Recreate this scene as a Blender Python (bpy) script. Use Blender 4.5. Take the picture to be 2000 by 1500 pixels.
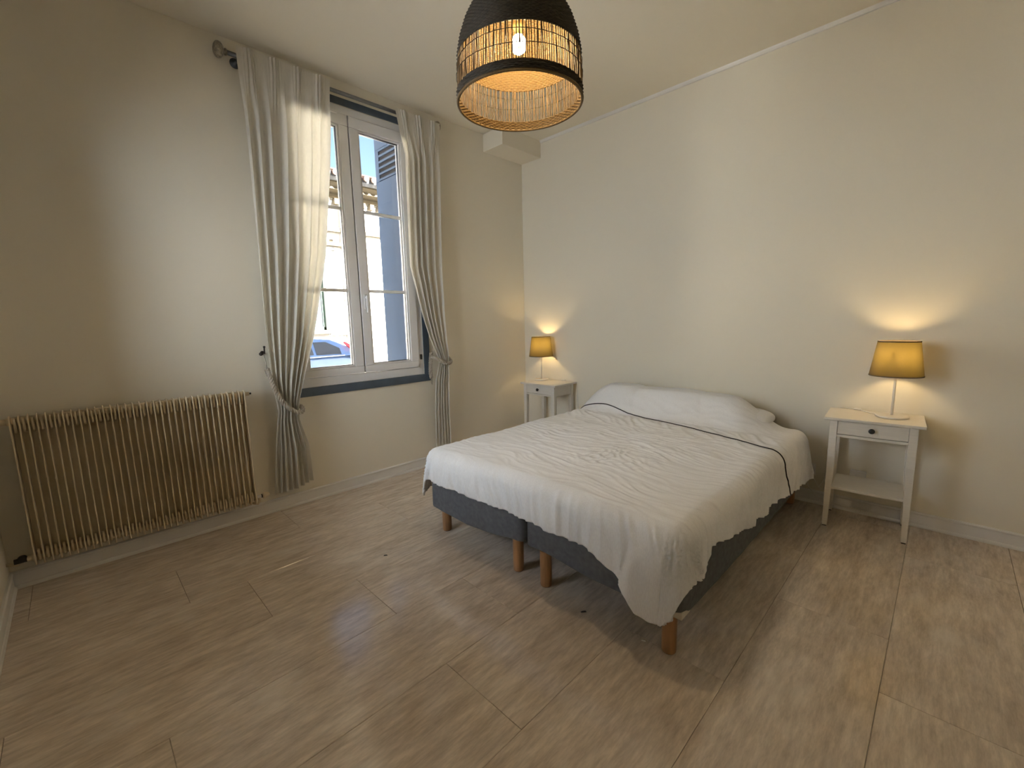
import bpy, math, random
import numpy as np
from mathutils import Matrix, Vector
R_ = math.radians
PI = math.pi
random.seed(7)
rng = np.random.RandomState(11)
scene = bpy.context.scene
col = scene.collection
for o in list(bpy.data.objects):
    bpy.data.objects.remove(o)

# ------------------------------------------------------------------ camera
CAM = (3.3492, -3.5748, 1.3247)
YAW, PITCH, ROLL, FPX = 0.7847, 0.1439, -0.0237, 853.18
fwd = Vector((-math.sin(YAW)*math.cos(PITCH), math.cos(YAW)*math.cos(PITCH), -math.sin(PITCH)))
rt = Vector((math.cos(YAW), math.sin(YAW), 0)); upv = rt.cross(fwd)
r2 = rt*math.cos(ROLL)+upv*math.sin(ROLL); u2 = -rt*math.sin(ROLL)+upv*math.cos(ROLL)
cam_d = bpy.data.cameras.new('camera'); cam = bpy.data.objects.new('camera', cam_d); col.objects.link(cam)
cam_d.sensor_fit = 'HORIZONTAL'; cam_d.sensor_width = 36.0; cam_d.lens = FPX*36.0/2000.0
cam_d.clip_start = 0.05; cam_d.clip_end = 200
M = Matrix(((r2.x, u2.x, -fwd.x, CAM[0]), (r2.y, u2.y, -fwd.y, CAM[1]), (r2.z, u2.z, -fwd.z, CAM[2]), (0, 0, 0, 1)))
cam.matrix_world = M
scene.camera = cam

# ------------------------------------------------------------------ sky, sun, exposure
SUN_EL, SUN_AZ = R_(40), R_(18)           # sun stands over our own roof, lights the house across the street
world = bpy.data.worlds.new('sky'); scene.world = world; world.use_nodes = True
nt = world.node_tree; nt.nodes.clear()
sky = nt.nodes.new('ShaderNodeTexSky'); sky.sky_type = 'NISHITA'; sky.sun_disc = False
sky.sun_elevation = SUN_EL; sky.sun_rotation = PI/2-SUN_AZ; sky.air_density = 1.0; sky.dust_density = 1.2; sky.ozone_density = 1.5
bg = nt.nodes.new('ShaderNodeBackground'); bg.inputs['Strength'].default_value = 0.22
wo = nt.nodes.new('ShaderNodeOutputWorld')
nt.links.new(sky.outputs[0], bg.inputs[0]); nt.links.new(bg.outputs[0], wo.inputs[0])
sd = bpy.data.lights.new('sun', 'SUN'); sd.energy = 110.0; sd.angle = R_(0.53); sd.color = (1.0, 0.97, 0.92)
sun = bpy.data.objects.new('sun', sd); col.objects.link(sun)
sdir = Vector((math.cos(SUN_EL)*math.cos(SUN_AZ), math.cos(SUN_EL)*math.sin(SUN_AZ), math.sin(SUN_EL)))
sun.rotation_euler = sdir.to_track_quat('Z', 'Y').to_euler(); sun.location = (12, 4, 14)
vs = scene.view_settings
vs.view_transform = 'Standard'; vs.look = 'None'; vs.gamma = 1.0; vs.use_curve_mapping = False
vs.exposure = 0.85
try:
    cy = scene.cycles
    cy.use_denoising = True
    cy.max_bounces = 5; cy.diffuse_bounces = 5; cy.transparent_max_bounces = 10; cy.glossy_bounces = 3; cy.transmission_bounces = 4
    cy.sample_clamp_indirect = 12.0
    cy.caustics_reflective = False; cy.caustics_refractive = False
except Exception:
    pass

# ------------------------------------------------------------------ helpers
ORG = {}
def tag(o, label=None, cat=None, group=None, kind=None):
    if label: o['label'] = label
    if cat: o['category'] = cat
    if group: o['group'] = group
    if kind: o['kind'] = kind
    return o
def thing(name, loc, label=None, cat=None, group=None, kind=None, rotz=0.0):
    o = bpy.data.objects.new(name, None); col.objects.link(o); o.location = loc; o.rotation_euler = (0, 0, rotz)
    o.empty_display_size = 0.05
    ORG[o.name] = Vector(loc)
    return tag(o, label, cat, group, kind)
class MB:
    def __init__(s): s.v = []; s.f = []
    def add(s, verts, faces):
        n = len(s.v); s.v += [tuple(p) for p in verts]; s.f += [tuple(i+n for i in f) for f in faces]; return s
    def box(s, x0, x1, y0, y1, z0, z1):
        return s.add([(x0,y0,z0),(x1,y0,z0),(x1,y1,z0),(x0,y1,z0),(x0,y0,z1),(x1,y0,z1),(x1,y1,z1),(x0,y1,z1)],
                     [(0,3,2,1),(4,5,6,7),(0,1,5,4),(1,2,6,5),(2,3,7,6),(3,0,4,7)])
    def taper(s, a, za, b, zb):      # frustum between rectangles a (x0,x1,y0,y1) at za and b at zb
        v = [(a[0],a[2],za),(a[1],a[2],za),(a[1],a[3],za),(a[0],a[3],za),(b[0],b[2],zb),(b[1],b[2],zb),(b[1],b[3],zb),(b[0],b[3],zb)]
        return s.add(v, [(0,3,2,1),(4,5,6,7),(0,1,5,4),(1,2,6,5),(2,3,7,6),(3,0,4,7)])
    def grid(s, P, closed_u=False):  # P[i][j] points
        n, m = len(P), len(P[0]); b = len(s.v)
        for row in P: s.v += [tuple(p) for p in row]
        for i in range(n-1):
            for j in range(m if closed_u else m-1):
                j2 = (j+1) % m
                s.f.append((b+i*m+j, b+i*m+j2, b+(i+1)*m+j2, b+(i+1)*m+j))
        return s
    def lathe(s, prof, c=(0,0,0), n=24, cap0=False, cap1=False, axis='z'):
        P = []
        for r, z in prof:
            row = []
            for k in range(n):
                a = 2*PI*k/n; q = (r*math.cos(a), r*math.sin(a), z)
                if axis == 'x': q = (q[2], q[0], q[1])
                if axis == 'y': q = (q[1], q[2], q[0])
                row.append((c[0]+q[0], c[1]+q[1], c[2]+q[2]))
            P.append(row)
        b = len(s.v); s.grid(P, True)
        if cap0: s.f.append(tuple(b+k for k in reversed(range(n))))
        if cap1: s.f.append(tuple(b+(len(prof)-1)*n+k for k in range(n)))
        return s
    def tube(s, path, r, n=8, cap=True):
        pts = [Vector(p) for p in path]; P = []; prev = None
        for i, p in enumerate(pts):
            t = (pts[min(i+1, len(pts)-1)]-pts[max(i-1, 0)]).normalized()
            if prev is None:
                a = Vector((0,0,1)) if abs(t.z) < .9 else Vector((1,0,0)); prev = (a-t*a.dot(t)).normalized()
            else: prev = (prev-t*prev.dot(t)).normalized()
            b2 = t.cross(prev); rr = r[i] if hasattr(r, '__len__') else r
            P.append([p+prev*(rr*math.cos(2*PI*k/n))+b2*(rr*math.sin(2*PI*k/n)) for k in range(n)])
        b = len(s.v); s.grid(P, True)
        if cap:
            s.f.append(tuple(b+k for k in reversed(range(n)))); s.f.append(tuple(b+(len(pts)-1)*n+k for k in range(n)))
        return s
    def cyl(s, p0, p1, r, n=16): return s.tube([p0, p1], r, n)
    def sphere(s, c, r, n=16, m=10, sz=1.0):
        return s.lathe([(max(1e-4, r*math.sin(PI*i/m)), -r*sz*math.cos(PI*i/m)) for i in range(m+1)], c, n)
    def extrude_profile(s, prof, p0, p1, nrm):   # prof: (out, z) closed polygon, swept p0->p1; nrm: outward horizontal
        n = len(prof)
        A = [(p0[0]+nrm[0]*o, p0[1]+nrm[1]*o, p0[2]+z) for o, z in prof]; B = [(p1[0]+nrm[0]*o, p1[1]+nrm[1]*o, p1[2]+z) for o, z in prof]
        return s.add(A+B, [(i, (i+1) % n, n+(i+1) % n, n+i) for i in range(n)]+[tuple(reversed(range(n))), tuple(range(n, 2*n))])
    def mesh(s, name, mat, smooth=False):
        me = bpy.data.meshes.new(name); me.from_pydata(s.v, [], s.f); me.update()
        import bmesh
        b = bmesh.new(); b.from_mesh(me); bmesh.ops.recalc_face_normals(b, faces=b.faces); b.to_mesh(me); b.free()
        for m in (mat if isinstance(mat, (list, tuple)) else [mat]): me.materials.append(m)
        if smooth:
            for p in me.polygons: p.use_smooth = True
        return me
    def build(s, name, mat, parent=None, world=True, bevel=0.0, seg=2, smooth=False, auto=None):
        if parent is not None and world:
            og = ORG[parent.name]; s.v = [(p[0]-og.x, p[1]-og.y, p[2]-og.z) for p in s.v]
        me = s.mesh(name, mat, smooth)
        o = bpy.data.objects.new(name, me); col.objects.link(o)
        ORG[o.name] = ORG[parent.name] if parent is not None else Vector((0,0,0))
        if parent is not None: o.parent = parent
        if bevel > 0:
            b = o.modifiers.new('bevel', 'BEVEL'); b.width = bevel; b.segments = seg; b.limit_method = 'ANGLE'; b.angle_limit = R_(40)
            for p in me.polygons: p.use_smooth = True
            w = o.modifiers.new('wn', 'WEIGHTED_NORMAL'); w.keep_sharp = True
        elif auto:
            for p in me.polygons: p.use_smooth = True
            try: me.set_sharp_from_angle(angle=R_(auto))
            except Exception: pass
        return o
def base_origin(o):
    """move a mesh object's origin to the centre of its base"""
    me = o.data; n = len(me.vertices); a = np.zeros(n*3); me.vertices.foreach_get('co', a); a = a.reshape(-1, 3)
    c = np.array([(a[:,0].min()+a[:,0].max())/2, (a[:,1].min()+a[:,1].max())/2, a[:,2].min()])
    me.vertices.foreach_set('co', (a-c).ravel()); me.update(); o.location = c; ORG[o.name] = Vector(c)
    return o

# numpy gradient noise
_perm = rng.permutation(512); _grad = rng.uniform(0, 2*PI, 512)
def pn(x, y):
    x = np.asarray(x, float); y = np.asarray(y, float)
    xi = np.floor(x).astype(int); yi = np.floor(y).astype(int); xf = x-xi; yf = y-yi
    def g(ix, iy, fx, fy):
        a = _grad[_perm[(ix+_perm[iy & 511]) & 511]]; return np.cos(a)*fx+np.sin(a)*fy
    u = xf*xf*xf*(xf*(xf*6-15)+10); v = yf*yf*yf*(yf*(yf*6-15)+10)
    a = g(xi, yi, xf, yf)*(1-u)+g(xi+1, yi, xf-1, yf)*u; b = g(xi, yi+1, xf, yf-1)*(1-u)+g(xi+1, yi+1, xf-1, yf-1)*u
    return (a*(1-v)+b*v)*1.4
def sst(a, b, x): t = np.clip((np.asarray(x, float)-a)/(b-a), 0, 1); return t*t*(3-2*t)
def interp(x, xs, ys): return np.interp(x, xs, ys)

# ------------------------------------------------------------------ materials
def mat(name, colr, rough=0.6, metal=0.0, spec=0.5, noise=0.0, nscale=8.0, stretch=(1,1,1), bump=0.0, bscale=60.0, col2=None, bstretch=(1,1,1), coat=0.0):
    m = bpy.data.materials.new(name); m.use_nodes = True; t = m.node_tree; b = t.nodes['Principled BSDF']
    b.inputs['Base Color'].default_value = (*colr, 1); b.inputs['Roughness'].default_value = rough
    b.inputs['Metallic'].default_value = metal; b.inputs['Specular IOR Level'].default_value = spec
    b.inputs['Coat Weight'].default_value = coat
    tc = t.nodes.new('ShaderNodeTexCoord')
    if noise > 0:
        mp = t.nodes.new('ShaderNodeMapping'); mp.inputs['Scale'].default_value = stretch
        n = t.nodes.new('ShaderNodeTexNoise'); n.inputs['Scale'].default_value = nscale; n.inputs['Detail'].default_value = 2
        t.links.new(tc.outputs['Object'], mp.inputs[0]); t.links.new(mp.outputs[0], n.inputs['Vector'])
        rp = t.nodes.new('ShaderNodeValToRGB'); rp.color_ramp.elements[0].position = .3; rp.color_ramp.elements[1].position = .7
        c2 = col2 or tuple(max(0, c*(1-noise)) for c in colr)
        rp.color_ramp.elements[0].color = (*c2, 1); rp.color_ramp.elements[1].color = (*colr, 1)
        t.links.new(n.outputs['Fac'], rp.inputs[0]); t.links.new(rp.outputs[0], b.inputs['Base Color'])
    if bump > 0:
        mp = t.nodes.new('ShaderNodeMapping'); mp.inputs['Scale'].default_value = bstretch
        n = t.nodes.new('ShaderNodeTexNoise'); n.inputs['Scale'].default_value = bscale; n.inputs['Detail'].default_value = 5
        bp = t.nodes.new('ShaderNodeBump'); bp.inputs['Strength'].default_value = bump; bp.inputs['Distance'].default_value = .004
        t.links.new(tc.outputs['Object'], mp.inputs[0]); t.links.new(mp.outputs[0], n.inputs['Vector'])
        t.links.new(n.outputs['Fac'], bp.inputs['Height']); t.links.new(bp.outputs[0], b.inputs['Normal'])
    return m
def matte(name, colr):
    m = bpy.data.materials.new(name); m.use_nodes = True; t = m.node_tree; t.nodes.clear()
    d = t.nodes.new('ShaderNodeBsdfDiffuse'); d.inputs[0].default_value = (*colr, 1)
    o = t.nodes.new('ShaderNodeOutputMaterial'); t.links.new(d.outputs[0], o.inputs[0]); return m
def emit(name, colr, s):
    m = bpy.data.materials.new(name); m.use_nodes = True; t = m.node_tree; t.nodes.clear()
    e = t.nodes.new('ShaderNodeEmission'); e.inputs[0].default_value = (*colr, 1); e.inputs[1].default_value = s
    o = t.nodes.new('ShaderNodeOutputMaterial'); t.links.new(e.outputs[0], o.inputs[0]); return m
def fabric(name, colr, trans, tcol=None, wscale=900.0, bump=.15, rough=.9, wb=0.0):
    """woven cloth that lets part of the light through"""
    m = bpy.data.materials.new(name); m.use_nodes = True; t = m.node_tree; t.nodes.clear()
    d = t.nodes.new('ShaderNodeBsdfDiffuse'); tr = t.nodes.new('ShaderNodeBsdfTranslucent'); mx = t.nodes.new('ShaderNodeMixShader')
    o = t.nodes.new('ShaderNodeOutputMaterial'); tc = t.nodes.new('ShaderNodeTexCoord')
    n = t.nodes.new('ShaderNodeTexNoise'); n.inputs['Scale'].default_value = wscale/6; n.inputs['Detail'].default_value = 0
    mp = t.nodes.new('ShaderNodeMapping'); mp.inputs['Scale'].default_value = (1, 1, .25)
    mixc = t.nodes.new('ShaderNodeMix'); mixc.data_type = 'RGBA'
    mixc.inputs[6].default_value = (*[c*.88 for c in colr], 1); mixc.inputs[7].default_value = (*colr, 1)
    t.links.new(tc.outputs['Object'], mp.inputs[0]); t.links.new(mp.outputs[0], n.inputs['Vector']); t.links.new(n.outputs['Fac'], mixc.inputs[0])
    t.links.new(mixc.outputs[2], d.inputs[0])
    tr.inputs[0].default_value = (*(tcol or colr), 1); mx.inputs[0].default_value = trans
    if wb > 0:
        lw = t.nodes.new('ShaderNodeLayerWeight'); lw.inputs[0].default_value = .5
        mr = t.nodes.new('ShaderNodeMapRange'); mr.inputs['From Min'].default_value = .25; mr.inputs['From Max'].default_value = .95
        mr.inputs['To Min'].default_value = trans; mr.inputs['To Max'].default_value = trans*(1-wb)
        t.links.new(lw.outputs['Facing'], mr.inputs[0]); t.links.new(mr.outputs[0], mx.inputs[0])
    t.links.new(d.outputs[0], mx.inputs[1]); t.links.new(tr.outputs[0], mx.inputs[2]); t.links.new(mx.outputs[0], o.inputs[0])
    return m
def glass(name, tint=(1,1,1), refl=1.0):
    m = bpy.data.materials.new(name); m.use_nodes = True; t = m.node_tree; t.nodes.clear()
    tr = t.nodes.new('ShaderNodeBsdfTransparent'); tr.inputs[0].default_value = (*tint, 1)
    g = t.nodes.new('ShaderNodeBsdfGlossy'); g.inputs['Roughness'].default_value = .0
    f = t.nodes.new('ShaderNodeFresnel'); f.inputs[0].default_value = 1.45; mx = t.nodes.new('ShaderNodeMixShader'); o = t.nodes.new('ShaderNodeOutputMaterial')
    t.links.new(f.outputs[0], mx.inputs[0]); t.links.new(tr.outputs[0], mx.inputs[1]); t.links.new(g.outputs[0], mx.inputs[2]); t.links.new(mx.outputs[0], o.inputs[0])
    return m
def floor_mat():
    m = bpy.data.materials.new('greige_oak_plank'); m.use_nodes = True; t = m.node_tree; b = t.nodes['Principled BSDF']
    L = t.links.new; N = t.nodes.new
    tc = N('ShaderNodeTexCoord'); oi = N('ShaderNodeObjectInfo')
    cmb = N('ShaderNodeCombineXYZ'); mul = N('ShaderNodeMath'); mul.operation = 'MULTIPLY'; mul.inputs[1].default_value = 37.0
    L(oi.outputs['Random'], mul.inputs[0]); L(mul.outputs[0], cmb.inputs[0]); L(mul.outputs[0], cmb.inputs[2])
    add = N('ShaderNodeVectorMath'); add.operation = 'ADD'; L(tc.outputs['Object'], add.inputs[0]); L(cmb.outputs[0], add.inputs[1])
    def noise(scale, st, det=5, dist=0.0, rough=.55):
        mp = N('ShaderNodeMapping'); mp.inputs['Scale'].default_value = st; L(add.outputs[0], mp.inputs[0])
        n = N('ShaderNodeTexNoise'); n.inputs['Scale'].default_value = scale; n.inputs['Detail'].default_value = det
        n.inputs['Distortion'].default_value = dist; n.inputs['Roughness'].default_value = rough; L(mp.outputs[0], n.inputs['Vector']); return n
    n1 = noise(3.4, (4.5, 1.1, 1), 4, 0, .68); n2 = noise(11, (5, .8, 1), 4, 0, .72); n3 = noise(5, (1.8, .8, 1), 2, 0, .6)
    r1 = N('ShaderNodeValToRGB'); e = r1.color_ramp.elements
    e[0].position = .32; e[0].color = (.60, .50, .395, 1); e[1].position = .70; e[1].color = (.80, .70, .585, 1)
    x = r1.color_ramp.elements.new(.5); x.color = (.71, .605, .49, 1)
    L(n1.outputs['Fac'], r1.inputs[0])
    r2 = N('ShaderNodeValToRGB'); r2.color_ramp.elements[0].position = .35; r2.color_ramp.elements[0].color = (.77, .76, .75, 1); r2.color_ramp.elements[1].position = .68; r2.color_ramp.elements[1].color = (1.13, 1.13, 1.13, 1)
    L(n2.outputs['Fac'], r2.inputs[0])
    m1 = N('ShaderNodeMix'); m1.data_type = 'RGBA'; m1.blend_type = 'MULTIPLY'; m1.inputs[0].default_value = .85; L(r1.outputs[0], m1.inputs[6]); L(r2.outputs[0], m1.inputs[7])
    r3 = N('ShaderNodeValToRGB'); r3.color_ramp.elements[0].position = .55; r3.color_ramp.elements[0].color = (0, 0, 0, 1); r3.color_ramp.elements[1].position = .75; r3.color_ramp.elements[1].color = (.55, .55, .55, 1)
    L(n3.outputs['Fac'], r3.inputs[0])
    m2 = N('ShaderNodeMix'); m2.data_type = 'RGBA'; L(r3.outputs[0], m2.inputs[0]); L(m1.outputs[2], m2.inputs[6]); m2.inputs[7].default_value = (.80, .735, .65, 1)
    L(m2.outputs[2], b.inputs['Base Color'])
    rr = N('ShaderNodeMapRange'); rr.inputs['To Min'].default_value = .09; rr.inputs['To Max'].default_value = .20; L(n3.outputs['Fac'], rr.inputs[0]); L(rr.outputs[0], b.inputs['Roughness'])
    b.inputs['Specular IOR Level'].default_value = 1.0
    return m

WALL = matte('wall_paint', (.82, .768, .645))
CEIL = matte('ceiling_paint', (.82, .768, .645))
WHITEP = mat('white_gloss_paint', (.80, .78, .74), .45)
PVC = mat('white_pvc', (.80, .80, .80), .3)
NAVY = mat('blue_grey_paint', (.085, .115, .155), .3, noise=.2, nscale=10)
FLOOR = floor_mat()
GLASS = glass('window_glass')
LINEN = fabric('ivory_linen', (.80, .765, .68), .32, (.86, .80, .66))
ROPE = mat('beige_cord', (.50, .44, .35), .8, noise=.3, nscale=120)
STEEL = mat('brushed_steel', (.30, .31, .33), .28, metal=1.0, noise=.2, nscale=30)
ANTIQ = mat('crackled_finial', (.42, .37, .28), .35, metal=.6, noise=.6, nscale=70, bump=.4, bscale=90)
BRONZE = mat('dark_bronze', (.07, .06, .05), .45, metal=.6)
RADM = mat('beige_enamel', (.80, .68, .48), .38, noise=.12, nscale=4)
BLACKP = mat('black_plastic', (.015, .014, .013), .4)
DUVET = fabric('white_cotton', (.91, .92, .935), .05, wscale=1500, bump=.08)
PIPING = mat('navy_piping', (.02, .02, .028), .7)
CHAR = mat('charcoal_cover', (.15, .155, .168), .95, spec=.1, noise=.25, nscale=40, bump=.3, bscale=500)
DARKSHEET_SHADOW = mat('dark_sheet_and_shadow', (.020, .018, .019), .9, spec=.05)  # mattress sheet; also painted shadow on the base frame and shutter slots
BEECH = mat('varnished_beech', (.47, .25, .115), .4, noise=.35, nscale=9, stretch=(6, 6, .7))
CREAM = mat('cream_board', (.62, .57, .47), .7)
NSTAND = mat('white_stain_pine', (.78, .74, .66), .42, noise=.06, nscale=12, stretch=(1, 8, 8))
SHADE = fabric('taupe_shade', (.16, .125, .085), .62, (.105, .079, .024), wscale=2400, bump=.3, wb=.75)
LAMPW = mat('white_lamp_metal', (.80, .77, .70), .4)
BULB = emit('lamp_bulb', (1.0, .70, .32), 72.0)
BULBC = emit('pendant_bulb', (1.0, .74, .42), 200.0)
STRAW = mat('natural_rush', (.155, .092, .024), .6, noise=.35, nscale=60, stretch=(3, 3, 1))
RUSHD = mat('dark_rush', (.052, .040, .023), .65, noise=.5, nscale=80)
RODM = mat('rush_stem', (.16, .098, .034), .6, noise=.4, nscale=30)
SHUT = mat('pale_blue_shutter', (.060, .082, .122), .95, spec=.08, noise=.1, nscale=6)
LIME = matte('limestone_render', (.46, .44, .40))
COURT_BOUNCE = matte('court_bounce_blue', (.38, .43, .50))
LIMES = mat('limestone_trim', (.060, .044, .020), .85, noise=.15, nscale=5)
ZINC = mat('zinc_gutter', (.050, .052, .054), .6)
TILE = mat('terracotta_tile', (.06, .03, .018), .8, noise=.3, nscale=4)
ASPH = matte('asphalt', (.14, .14, .145))
PAVE = matte('pavement', (.46, .44, .41))
CARB = mat('blue_car_paint', (.16, .26, .48), .22, metal=.25, coat=.6)
CARG = mat('car_glass', (.03, .035, .04), .06, spec=.8)
RED = mat('tail_light_red', (.55, .02, .03), .2)
CHROME = mat('bright_strip', (.75, .78, .80), .15, metal=1.0)
TYRE = mat('tyre_rubber', (.02, .02, .02), .8)
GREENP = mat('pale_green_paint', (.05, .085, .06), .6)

# ------------------------------------------------------------------ room shell
H = 3.108; XR = 4.30; YF = -3.94
WY0, WY1, WZ0, WZ1 = -2.54, -1.285, .80, 2.986          # blue surround outer edge
OY0, OY1, OZ0, OZ1 = -2.48, -1.345, .865, 2.936         # wall opening
TH = .24
w = MB()
for a in ((-TH, 0, YF-.3, OY0, -.5, 7.0), (-TH, 0, OY1, 6, -.5, 7.0), (-TH, 0, OY0, OY1, -.5, OZ0), (-TH, 0, OY0, OY1, OZ1, 7.0)):  # carried up out of view, above the ceiling, to shade shutter and car
    w.box(*a)
# outer lintel drops below the frame head
w.box(-TH, -.13, OY0, OY1, 2.868, OZ1+.001)
tag(w.build('wall_left', WALL), kind='structure')
tag(MB().box(0, XR+.2, 0, .2, -.5, 5.4).build('wall_back', WALL), kind='structure')
V2 = (.42, 1.67, .95, 2.45)                               # second window, in the wall behind the camera's left shoulder
wf = MB()
for a in ((0, V2[0], -.5, H+.2), (V2[1], XR, -.5, H+.2), (V2[0], V2[1], -.5, V2[2]), (V2[0], V2[1], V2[3], H+.2)): wf.box(a[0], a[1], YF-.2, YF, a[2], a[3])
tag(wf.build('wall_front', WALL), kind='structure')
tag(MB().box(XR, XR+.2, YF-.2, 0, -.5, H+.2).build('wall_right', WALL), kind='structure')
tag(MB().box(0, XR, YF, 0, H, H+.2).build('ceiling', CEIL), kind='structure')
fl = tag(MB().box(0, XR, YF, 0, -.12, -.012).build('floor', CREAM), kind='structure')
# floor planks 0.407 x 1.22 m, running along the window wall
PW, PLN, GAP = .4075, 1.22, .0012
ends = [-2.646, -3.314, -3.067, -2.664, -2.28, -2.685, -2.035, -1.365, -1.715, -2.9, -2.2]
pm_cache = {}
x = .022-PW; k = -1
while x < XR-.01:
    xa, xb = max(x, 0.0), min(x+PW, XR)
    e0 = ends[k % len(ends)] if k >= 0 else -2.0
    y = e0-math.ceil((e0-YF)/PLN)*PLN
    while y < -.01:
        ya, yb = max(y, YF), min(y+PLN, 0)
        if xb-xa > .01 and yb-ya > .01:
            key = (round(xb-xa, 3), round(yb-ya, 3)); hx, hy = (xb-xa)/2-GAP/2, (yb-ya)/2-GAP/2
            if key not in pm_cache:
                b = .0012
                m_ = MB().taper((-hx, hx, -hy, hy), -.012, (-hx, hx, -hy, hy), -b)
                m_.taper((-hx, hx, -hy, hy), -b, (-hx+b, hx-b, -hy+b, hy-b), 0)
                pm_cache[key] = m_.mesh('plank', FLOOR)
            p = bpy.data.objects.new('plank', pm_cache[key]); col.objects.link(p); p.parent = fl
            p.location = ((xa+xb)/2, (ya+yb)/2, 0)
        y += PLN
    x += PW; k += 1
# baseboards: flat board with a rounded cap and a quarter-round foot
bprof = [(0, 0), (.020, 0), (.020, .010), (.016, .018), (.012, .020), (.012, .078), (.016, .082), (.016, .088), (.010, .093), (0, .093)]
tag(MB().extrude_profile(bprof, (0, YF, 0), (0, 0, 0), (1, 0)).build('baseboard_left', WHITEP), kind='structure')
tag(MB().extrude_profile(bprof, (.02, 0, 0), (XR, 0, 0), (0, -1)).build('baseboard_back', WHITEP), kind='structure')
tag(MB().extrude_profile(bprof, (.02, YF, 0), (XR, YF, 0), (0, 1)).build('baseboard_front', WHITEP), kind='structure')
tag(MB().extrude_profile(bprof, (XR, YF+.02, 0), (XR, -.02, 0), (-1, 0)).build('baseboard_right', WHITEP), kind='structure')
# thin moulding along the ceiling over the bed
tag(MB().extrude_profile([(0, -.022), (.010, -.020), (.018, -.010), (.022, 0), (0, 0)], (.27, 0, H), (XR, 0, H), (0, -1)).build('trim_1', WHITEP), kind='structure')
# boxed-in beam end in the corner
tag(MB().box(0, .268, -.54, 0, 2.948, H).build('trim_2', WALL, bevel=.003), kind='structure')

# ------------------------------------------------------------------ window
win = thing('window_1', (0, (OY0+OY1)/2, OZ0), kind='structure')
win['label'] = 'white double casement window with blue surround behind ivory curtains'
s = MB()
for a in ((WY0, WY1, WZ0, OZ0), (WY0, WY1, OZ1, WZ1), (WY0, OY0, OZ0, OZ1), (OY1, WY1, OZ0, OZ1)):
    s.box(.0, .012, a[0], a[1], a[2], a[3])
s.build('surround', NAVY, win, bevel=.002)
FX0, FX1 = -.075, -.004
f = MB()
fw = .055
for a in ((OY0, OY1, OZ0, OZ0+fw+.012), (OY0, OY1, OZ1-fw, OZ1), (OY0, OY0+fw, OZ0+fw, OZ1-fw), (OY1-fw, OY1, OZ0+fw, OZ1-fw)):
    f.box(FX0, FX1, *a)
f.build('frame', PVC, win, bevel=.004)
YM = -1.913
GZ0, GZ1 = .992, 2.797
for (ya, yb, ga, gb, act) in ((OY0+fw-.004, YM-.004, -2.35, -1.99, False), (YM+.004, OY1-fw+.004, -1.838, -1.473, True)):
    z0, z1 = OZ0+fw+.016, OZ1-fw-.004
    sm = MB()
    X0, X1 = -.062, .012
    # sash stiles and rails with a bevelled glazing bead
    for a in ((ya, yb, z0, GZ0), (ya, yb, GZ1, z1), (ya, ga, GZ0, GZ1), (gb, yb, GZ0, GZ1)):
        sm.box(X0, X1, *a)
    sash = sm.build('sash', PVC, win, bevel=.005)
    bead = MB()
    bw = .014
    for a in ((ga, gb, GZ0, GZ0+bw), (ga, gb, GZ1-bw, GZ1), (ga, ga+bw, GZ0+bw, GZ1-bw), (gb-bw, gb, GZ0+bw, GZ1-bw)):
        bead.box(-.05, .004, *a)
    bead.build('glazing_bead', PVC, sash, bevel=.004)
    gk = MB(); gw = .004
    for a in ((ga+bw, gb-bw, GZ0+bw, GZ0+bw+gw), (ga+bw, gb-bw, GZ1-bw-gw, GZ1-bw), (ga+bw, ga+bw+gw, GZ0+bw, GZ1-bw), (gb-bw-gw, gb-bw, GZ0+bw, GZ1-bw)):
        gk.box(-.03, -.012, *a)
    gk.build('gasket', BLACKP, sash)
    zs = [GZ0+bw, 1.588, 2.200, GZ1-bw]
    for zc in (1.588, 2.200):
        MB().box(-.036, -.004, ga+bw, gb-bw, zc-.012, zc+.012).build('muntin', PVC, sash, bevel=.004)
    for i in range(3):
        MB().box(-.024, -.020, ga+bw, gb-bw, zs[i]+(.011 if i else 0), zs[i+1]-(.011 if i < 2 else 0)).build('pane', GLASS, sash)
    if act:
        hd = MB().box(.012, .020, -1.884, -1.856, 1.44, 1.56).cyl((.02, -1.870, 1.535), (.048, -1.870, 1.535), .009)
        hd.box(.040, .054, -1.880, -1.860, 1.415, 1.548)
        hd.build('handle', PVC, sash, bevel=.004)
    else:
        MB().box(.012, .026, -2.10, -1.995, 2.865, 2.885).build('hinge_cover', PVC, sash, bevel=.003)
MB().box(-.058, -.004, YM-.0035, YM+.0035, OZ0+fw+.02, OZ1-fw-.01).build('seal', BLACKP, win)
MB().cyl((-.004, -1.368, 1.0), (-.004, -1.368, 1.045), .011, 10).build('hinge', BRONZE, win)
# stone sill outside
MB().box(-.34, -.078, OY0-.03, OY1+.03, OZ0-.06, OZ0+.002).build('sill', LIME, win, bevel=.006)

# second window (out of the picture): same white casements, looks onto the sunlit court
w2 = thing('window_2', ((V2[0]+V2[1])/2, YF, V2[2]), kind='structure')
f = MB()
for a in ((V2[0], V2[1], V2[2], V2[2]+.06), (V2[0], V2[1], V2[3]-.06, V2[3]), (V2[0], V2[0]+.06, V2[2]+.06, V2[3]-.06), (V2[1]-.06, V2[1], V2[2]+.06, V2[3]-.06), ((V2[0]+V2[1])/2-.045, (V2[0]+V2[1])/2+.045, V2[2]+.06, V2[3]-.06)):
    f.box(a[0], a[1], YF-.08, YF-.01, a[2], a[3])
f.build('frame', PVC, w2, bevel=.004)
for xa, xb in ((V2[0]+.06, (V2[0]+V2[1])/2-.045), ((V2[0]+V2[1])/2+.045, V2[1]-.06)):
    MB().box(xa, xb, YF-.05, YF-.045, V2[2]+.06, V2[3]-.06).build('pane', GLASS, w2)
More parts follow.
